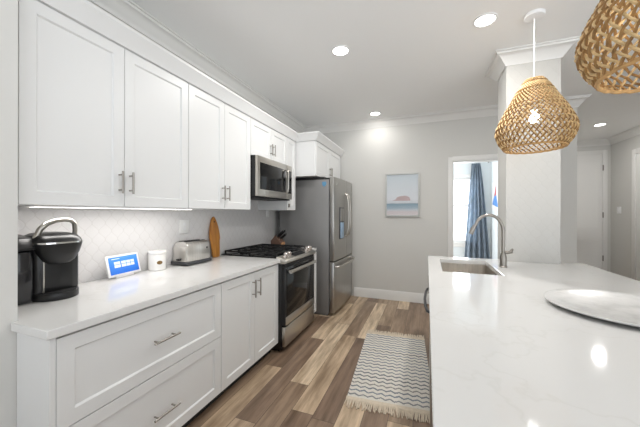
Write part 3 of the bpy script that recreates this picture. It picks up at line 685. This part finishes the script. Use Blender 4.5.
# coffee maker faces +X
t = thing('coffee_maker', 'black single-cup coffee maker with raised chrome handle, at counter near end', 'coffee maker', (0.10, 0.87, ZK))
YC, HWD = 0.908, 0.098          # centre line and half width of the brewing part
obj('reservoir', MB().prism([(-0.04, ZK), (0.165, ZK), (0.178, ZK + 0.01), (0.178, 1.165), (0.165, 1.172), (-0.04, 1.172)], 1, 0.742, 0.806, bev=0.006), m_water, t)
obj('reservoir_lid', MB().prism([(-0.045, 1.174), (0.186, 1.174), (0.186, 1.190), (0.150, 1.232), (0.0, 1.246), (-0.045, 1.236)], 1, 0.738, 0.826, bev=0.006), m_black, t)
def ring_loft(levels, mats_seg=36):
    mb = MB(); tb = bmesh.new(); rings = []
    for z, x0, rx, ry, p in levels:
        ring = []
        for k in range(mats_seg):
            a = 2 * PI * k / mats_seg; c_, s_ = math.cos(a), math.sin(a)
            ring.append(tb.verts.new((x0 + rx * math.copysign(abs(c_) ** p, c_), YC + ry * math.copysign(abs(s_) ** p, s_), z)))
        rings.append(ring)
    for A, B in zip(rings, rings[1:]):
        for k in range(mats_seg): tb.faces.new((A[k], A[(k + 1) % mats_seg], B[(k + 1) % mats_seg], B[k]))
    tb.faces.new(rings[0][::-1]); tb.faces.new(rings[-1]); bmesh.ops.recalc_face_normals(tb, faces=tb.faces)
    mb._merge(tb, 0, True); return mb
obj('body', MB().prism([(-0.04, YC - HWD), (0.165, YC - HWD), (0.178, YC - HWD + 0.012), (0.186, YC - HWD + 0.04), (0.190, YC), (0.186, YC + HWD - 0.04), (0.178, YC + HWD - 0.012), (0.165, YC + HWD), (-0.04, YC + HWD)], 2, ZK, 1.190, bev=0.004), m_black, t)
oval = [(0.125 + 0.125 * math.cos(a), YC + (HWD + 0.004) * math.sin(a)) for a in [(-PI / 2 + PI * k / 24) for k in range(25)]]
tr = obj('drip_tray', MB().prism([(-0.03, YC - HWD - 0.004)] + oval + [(-0.03, YC + HWD + 0.004)], 2, ZK, 0.952, bev=0.006), m_black, t)
b = MB()
for k in range(5):
    x = 0.196 + k * 0.011; h = 0.085 * math.sqrt(max(0.05, 1 - ((x - 0.125) / 0.125) ** 2)); b.box(x - 0.004, x + 0.004, YC - h, YC + h, 0.950, 0.9555, 0.001)
b.box(0.194, 0.242, YC - 0.004, YC + 0.004, 0.950, 0.954)
obj('drip_grate', b, m_blackm, tr)
hd_o = obj('brew_head', ring_loft([(1.095, 0.165, 0.045, 0.05, 0.8), (1.11, 0.16, 0.062, 0.07, 0.75), (1.15, 0.148, 0.088, 0.090, 0.65), (1.19, 0.135, 0.108, 0.101, 0.6), (1.200, 0.135, 0.110, 0.103, 0.6)]), m_black, t)
obj('lid', ring_loft([(1.207, 0.13, 0.112, 0.103, 0.6), (1.222, 0.125, 0.108, 0.10, 0.6), (1.240, 0.115, 0.095, 0.092, 0.65), (1.250, 0.10, 0.072, 0.07, 0.8), (1.253, 0.09, 0.04, 0.04, 1.0)]), m_black, t)
obj('chrome_band', ring_loft([(1.1995, 0.135, 0.112, 0.105, 0.6), (1.2075, 0.135, 0.112, 0.105, 0.6)]), m_chrome, hd_o)
hp = [(0.15, YC - 0.085, 1.205), (0.16, YC - 0.082, 1.235), (0.165, YC - 0.070, 1.272), (0.168, YC - 0.045, 1.300), (0.17, YC - 0.010, 1.314), (0.17, YC + 0.030, 1.319), (0.168, YC + 0.060, 1.315), (0.165, YC + 0.078, 1.298), (0.16, YC + 0.084, 1.262), (0.15, YC + 0.085, 1.215)]
obj('handle', MB().tube(hp, [0.0135, 0.0135, 0.013, 0.0125, 0.0115, 0.011, 0.011, 0.011, 0.011, 0.011], 12), m_steelh, t)
obj('trim_strip', MB().box(0.180, 0.1885, YC - HWD + 0.030, YC - HWD + 0.037, 0.955, 1.12, 0.001), m_steelh, t)

# smart display leaning back on its stand
rz = math.radians(9)
t = thing('smart_display', 'small white smart display with glowing blue screen on the counter', 'screen', (0.0, 1.37, ZK), rz)
def tilt(mb, ang=-math.radians(14), piv=(0.02, 0, 0.02)):
    bmesh.ops.rotate(mb.bm, verts=mb.bm.verts, cent=piv, matrix=Matrix.Rotation(ang, 3, 'Y')); return mb
obj('frame', tilt(MB().box(0.012, 0.024, -0.128, 0.128, 0.014, 0.158, 0.005)), m_whitep, t, True)
sc_o = obj('screen', tilt(MB().box(0.0225, 0.0250, -0.112, 0.112, 0.028, 0.144)), m_screen, t, True)
b = MB()
for (y0, y1) in ((-0.076, -0.030), (-0.022, 0.014), (0.018, 0.048), (0.052, 0.080)):
    for (z0, z1) in ((0.072, 0.091), (0.094, 0.112)): b.box(0.0245, 0.0257, y0, y1, z0, z1)
tilt(b); obj('screen_tiles', b, m_tilew, sc_o, True)
b = MB(); b.box(0.0245, 0.0257, -0.09, -0.03, 0.129, 0.133); tilt(b); obj('caption_line', b, m_tilew, sc_o, True)
obj('stand', MB().prism([(-0.034, 0.0), (0.018, 0.0), (0.022, 0.03), (-0.012, 0.10), (-0.02, 0.10)], 1, -0.07, 0.07, bev=0.004), m_whitep, t, True)

# canister
t = thing('canister', 'white ceramic canister with oval bronze emblem, between screen and toaster', 'canister', (0.005, 1.632, ZK))
obj('jar', MB().lathe([(0.058, 0.0), (0.062, 0.004), (0.0625, 0.118), (0.060, 0.122), (0.0, 0.122)], 0, 0, 40, cap=True), m_ceram, t, True)
obj('lid', MB().lathe([(0.060, 0.122), (0.0655, 0.124), (0.0665, 0.14), (0.060, 0.148), (0.0, 0.150)], 0, 0, 40), m_ceram, t, True)
b = MB(); N_ = 20; ga = math.radians(-25); tb = bmesh.new(); vs = []
for k in range(N_):
    a = 2 * PI * k / N_; aa = ga + 0.31 * math.cos(a) / 1.0; z = 0.062 + 0.0145 * math.sin(a); vs.append(((0.0645) * math.cos(aa), 0.0645 * math.sin(aa), z))
cen = tb.verts.new((0.0652 * math.cos(ga), 0.0652 * math.sin(ga), 0.062)); VV = [tb.verts.new(v) for v in vs]
ins = [tb.verts.new((v[0] * 0.955, v[1] * 0.955, v[2])) for v in vs]
for k in range(N_): tb.faces.new((cen, VV[k], VV[(k + 1) % N_])); tb.faces.new((VV[k], ins[k], ins[(k + 1) % N_], VV[(k + 1) % N_]))
bmesh.ops.recalc_face_normals(tb, faces=tb.faces); b._merge(tb); obj('emblem', b, m_emblem, t, True)

# toaster, long side along Y
t = thing('toaster', 'brushed steel two-slot toaster on black base, under the wall outlet', 'toaster', (0.035, 1.955, ZK))
LQ, WQ = 0.132, 0.085
obj('base', MB().box(-WQ - 0.008, WQ + 0.008, -LQ - 0.016, LQ + 0.012, 0.006, 0.034, 0.010, seg=3), m_charc, t, True)
prof = [(-WQ, 0.03), (-WQ + 0.004, 0.13), (-WQ + 0.014, 0.178), (-WQ + 0.03, 0.194), (0, 0.198), (WQ - 0.03, 0.194), (WQ - 0.014, 0.178), (WQ - 0.004, 0.13), (WQ, 0.03)]
obj('body', MB().prism(prof, 1, -LQ, LQ, bev=0.012), m_toast, t, True)
b = MB()
for x in (-0.028, 0.028): b.box(x - 0.013, x + 0.013, -LQ + 0.025, LQ - 0.025, 0.193, 0.2005, 0.001)
obj('slots', b, m_slot, t, True)
obj('end_plate', MB().box(-WQ + 0.012, WQ - 0.012, -LQ - 0.006, -LQ + 0.004, 0.03, 0.155, 0.004), m_toast, t, True)
obj('lever', MB().box(-0.018, 0.018, -LQ - 0.026, -LQ - 0.004, 0.042, 0.058, 0.004), m_black, t, True)
obj('button', MB().box(WQ - 0.012, WQ - 0.001, LQ - 0.05, LQ - 0.035, 0.125, 0.14, 0.002), m_charc, t, True)

# surfboard-shaped cutting board leaning on the tiles
def board_out():
    pts = []; L_ = 0.41; Wd = 0.070
    for k in range(0, 21):
        s = k / 20; w = Wd * (0.62 + 0.38 * math.sin(PI * min(1, s / 0.9) ** 0.9 * 0.5 + 0.0)) if s < 0.45 else Wd * math.cos((s - 0.45) / 0.55 * PI / 2) ** 0.62
        pts.append((w, s * L_))
    return pts
pr_ = board_out(); out = [(w, z) for w, z in pr_] + [(-w, z) for w, z in pr_[::-1][1:]]
t = thing('cutting_board', 'amber wooden surfboard-shaped cutting board leaning on the tiles', 'cutting board', (-0.012, 2.315, ZK))
b = MB(); b.prism(out, 0, -0.009, 0.009, bev=0.003); bmesh.ops.rotate(b.bm, verts=b.bm.verts, cent=(0.009, 0, 0), matrix=Matrix.Rotation(-math.radians(5.5), 3, 'Y'))
bo = obj('board', b, m_board, t, True)
b = MB(); b.tube([(-0.0105, 0, 0.355), (0.0103, 0, 0.355)], 0.0075, 14); bmesh.ops.rotate(b.bm, verts=b.bm.verts, cent=(0.009, 0, 0), matrix=Matrix.Rotation(-math.radians(5.5), 3, 'Y')); obj('hanging_hole', b, m_slot, bo, True)

# outlets
def outlet(y, z, w, h, label, x=WX + 0.006):
    t = thing('wall_outlet', label, 'outlet', (x, y, z))
    obj('plate', MB().box(0, 0.010, -w / 2, w / 2, -h / 2, h / 2, 0.002), m_outlet, t, True)
    for dz in (-0.02, 0.02): obj('socket', MB().box(0.008, 0.013, -0.016, 0.016, dz - 0.014, dz + 0.014, 0.002), m_whitep, t, True)
outlet(1.955, 1.235, 0.10, 0.118, 'white outlet plate on the backsplash above the toaster')
outlet(3.38, 1.36, 0.075, 0.118, 'white outlet plate on the backsplash beside the refrigerator')

# knife block on the short counter
t = thing('knife_block', 'brown wooden knife block behind the range, beside refrigerator', 'knife block', (0.12, 3.31, ZK))
blk = [(-0.06, 0.0), (0.07, 0.0), (0.10, 0.06), (0.0, 0.15), (-0.06, 0.08)]
obj('block', MB().prism(blk, 1, -0.05, 0.05, bev=0.003), m_knifew, t, True)
obj('front_block', MB().box(0.066, 0.11, -0.045, 0.03, 0.0, 0.065, 0.004), m_cork, t, True)
dirv = Vector((0.74, 0, 0.68)).normalized()
for i, (y, q, ln) in enumerate(((-0.03, 0.2, 0.12), (0.0, 0.2, 0.13), (0.03, 0.2, 0.12), (-0.018, 0.55, 0.10), (0.018, 0.55, 0.10))):
    p0 = Vector((0.12, 3.31, ZK)) + Vector((0.0 + 0.10 * q, y, 0.15 - 0.09 * q)) + dirv * 0.006
    k_ = thing('kitchen_knife', 'black-handled knife with silver end standing in the wooden knife block', 'knife', p0, 0, 'knives in the block')
    obj('handle', MB().tube([(0, 0, 0), dirv * ln], 0.0085, 10, flat=1.3), m_black, k_, True)
    obj('bolster', MB().tube([-dirv * 0.004, dirv * 0.012], 0.0092, 10), m_steelh, k_, True)
    obj('end_cap', MB().tube([dirv * ln, dirv * (ln + 0.006)], 0.0088, 10), m_chrome, k_, True)

# ---------------------------------------------------------------- rug
t = thing('rug', 'cream runner rug with grey zigzag stripes and fringed ends on the floor', 'rug', (1.688, 2.635, 0), math.radians(4.0))
RW, RL = 0.305, 0.575
b = MB(); tb = bmesh.new(); nx, ny = 14, 28
def rz_(x, y): return 0.006 + 0.0012 * math.sin(x * 23 + y * 9)
top = [[tb.verts.new((-RW + 2 * RW * i / nx, -RL + 2 * RL * j / ny, rz_(i, j))) for j in range(ny + 1)] for i in range(nx + 1)]
for i in range(nx):
    for j in range(ny): tb.faces.new((top[i][j], top[i + 1][j], top[i + 1][j + 1], top[i][j + 1]))
bot = bmesh.ops.extrude_face_region(tb, geom=tb.faces[:]); 
for e in bot['geom']:
    if isinstance(e, bmesh.types.BMVert): e.co.z = 0.0005
bmesh.ops.recalc_face_normals(tb, faces=tb.faces); b._merge(tb); obj('pile', b, m_rug, t, True)
for s in (-1, 1):
    b = MB(); b.box(-RW - 0.004, RW + 0.004, s * (RL + 0.016) - 0.018, s * (RL + 0.016) + 0.018, 0.0005, 0.009, 0.003)
    for k in range(92):
        x = -RW + 2 * RW * (k + 0.5) / 92; ln = 0.06 + 0.035 * random.random(); dx = (random.random() - 0.5) * 0.024
        y0 = s * (RL + 0.03)
        b.tube([(x, y0, 0.006), (x + dx * 0.5, y0 + s * ln * 0.55, 0.0065), (x + dx, y0 + s * ln, 0.0045)], [0.0042, 0.0042, 0.0036], 5)
    obj('fringe', b, m_fringe, t, True)

# ---------------------------------------------------------------- things on the walls
PX0, PX1, PZ0, PZ1 = 1.362, 1.871, 1.309, 1.978
t = thing('framed_print', 'framed pale beach print hanging on the back wall beside the doorway', 'picture', ((PX0 + PX1) / 2, YB, PZ0))
b = MB(); F = 0.022; y0, y1 = YB - 0.042, YB - 0.002
b.box(PX0, PX0 + F, y0, y1, PZ0, PZ1, 0.002).box(PX1 - F, PX1, y0, y1, PZ0, PZ1, 0.002).box(PX0 + F, PX1 - F, y0, y1, PZ0, PZ0 + F, 0.002).box(PX0 + F, PX1 - F, y0, y1, PZ1 - F, PZ1, 0.002)
obj('frame', b, m_frame, t)
pr_o = obj('print', MB().box(PX0 + F - 0.002, PX1 - F + 0.002, YB - 0.022, YB - 0.014, PZ0 + F - 0.002, PZ1 - F + 0.002), m_print, t)
w_ = PX1 - PX0; h_ = PZ1 - PZ0
rk = [(0.20, 0.365), (0.30, 0.39), (0.36, 0.45), (0.48, 0.475), (0.60, 0.48), (0.70, 0.45), (0.73, 0.40), (0.74, 0.365)]
obj('headland', MB().prism([(PX0 + u * w_, PZ0 + v_ * h_) for u, v_ in rk], 1, YB - 0.0235, YB - 0.0215), m_rock, pr_o)
obj('glass', MB().box(PX0 + F - 0.003, PX1 - F + 0.003, YB - 0.031, YB - 0.028, PZ0 + F - 0.003, PZ1 - F + 0.003), m_glass, t)
# thermostat / switch in the hall
t = thing('wall_switch', 'small white switch plate on the hallway wall between the two doors', 'switch', (HX, 7.03, 1.43))
obj('plate', MB().box(-0.012, 0, -0.06, 0.06, -0.065, 0.065, 0.004), m_whitep, t, True)
obj('rocker', MB().box(-0.018, -0.01, -0.02, 0.02, -0.035, 0.035, 0.003), m_whitep, t, True)
# curtain in the bedroom
t = thing('curtain_rod', 'thin white curtain rod above the bedroom window', 'curtain rod', (2.7, BY - 0.09, 2.47))
obj('rod', MB().cyl((2.2, BY - 0.09, 2.47), (3.24, BY - 0.09, 2.47), 0.011, 12), m_nickel, t)
obj('bracket', MB().box(3.20, 3.22, BY - 0.095, BY, 2.455, 2.475), m_nickel, t)
b = MB(); tb = bmesh.new(); nx, nz = 96, 24; V = []
for j in range(nz + 1):
    s = j / nz; z = 2.44 - s * 2.40; xl = 2.88 - 0.13 * min(1, s * 1.2); xr = 3.04 + 0.19 * min(1, s * 1.15) ** 0.8; amp = 0.03 + 0.015 * s
    V.append([tb.verts.new((xl + (xr - xl) * i / nx, BY - 0.09 + amp * math.sin(i / nx * 2 * PI * 4.5 + 0.5 * math.sin(s * 3)) + 0.008 * math.sin(i * 0.9 + s * 5), z)) for i in range(nx + 1)])
for j in range(nz):
    for i in range(nx): tb.faces.new((V[j][i], V[j][i + 1], V[j + 1][i + 1], V[j + 1][i]))
bmesh.ops.solidify(tb, geom=tb.faces[:], thickness=0.003); bmesh.ops.recalc_face_normals(tb, faces=tb.faces)
b._merge(tb, 0, True)
b2 = MB(); b2.bm = b.bm
ct = tag(obj('curtain', b, m_curtain, None, loc=(2.98, BY - 0.09, 0.04)), 'slate blue curtain gathered beside the bedroom window', 'curtain')
# small canvas on the bedroom side wall
t = thing('wall_canvas', 'small picture of a red and blue shape on the bedroom wall', 'picture', (BX, 6.45, 1.46))
obj('panel', MB().box(BX - 0.025, BX - 0.001, 6.20, 6.80, 1.42, 2.00, 0.003), m_whitep, t)
b = MB(); b.prism([(6.76, 1.55), (6.25, 1.47), (6.42, 1.72), (6.60, 1.70)], 0, BX - 0.028, BX - 0.024, 0)
b.prism([(6.60, 1.70), (6.42, 1.72), (6.40, 1.97)], 0, BX - 0.028, BX - 0.024, 1)
obj('shape', b, [mat('canvas_blue', rgb(90, 140, 205), 0.6, noise=0.15), mat('canvas_red', rgb(190, 96, 100), 0.6, noise=0.15)], t)
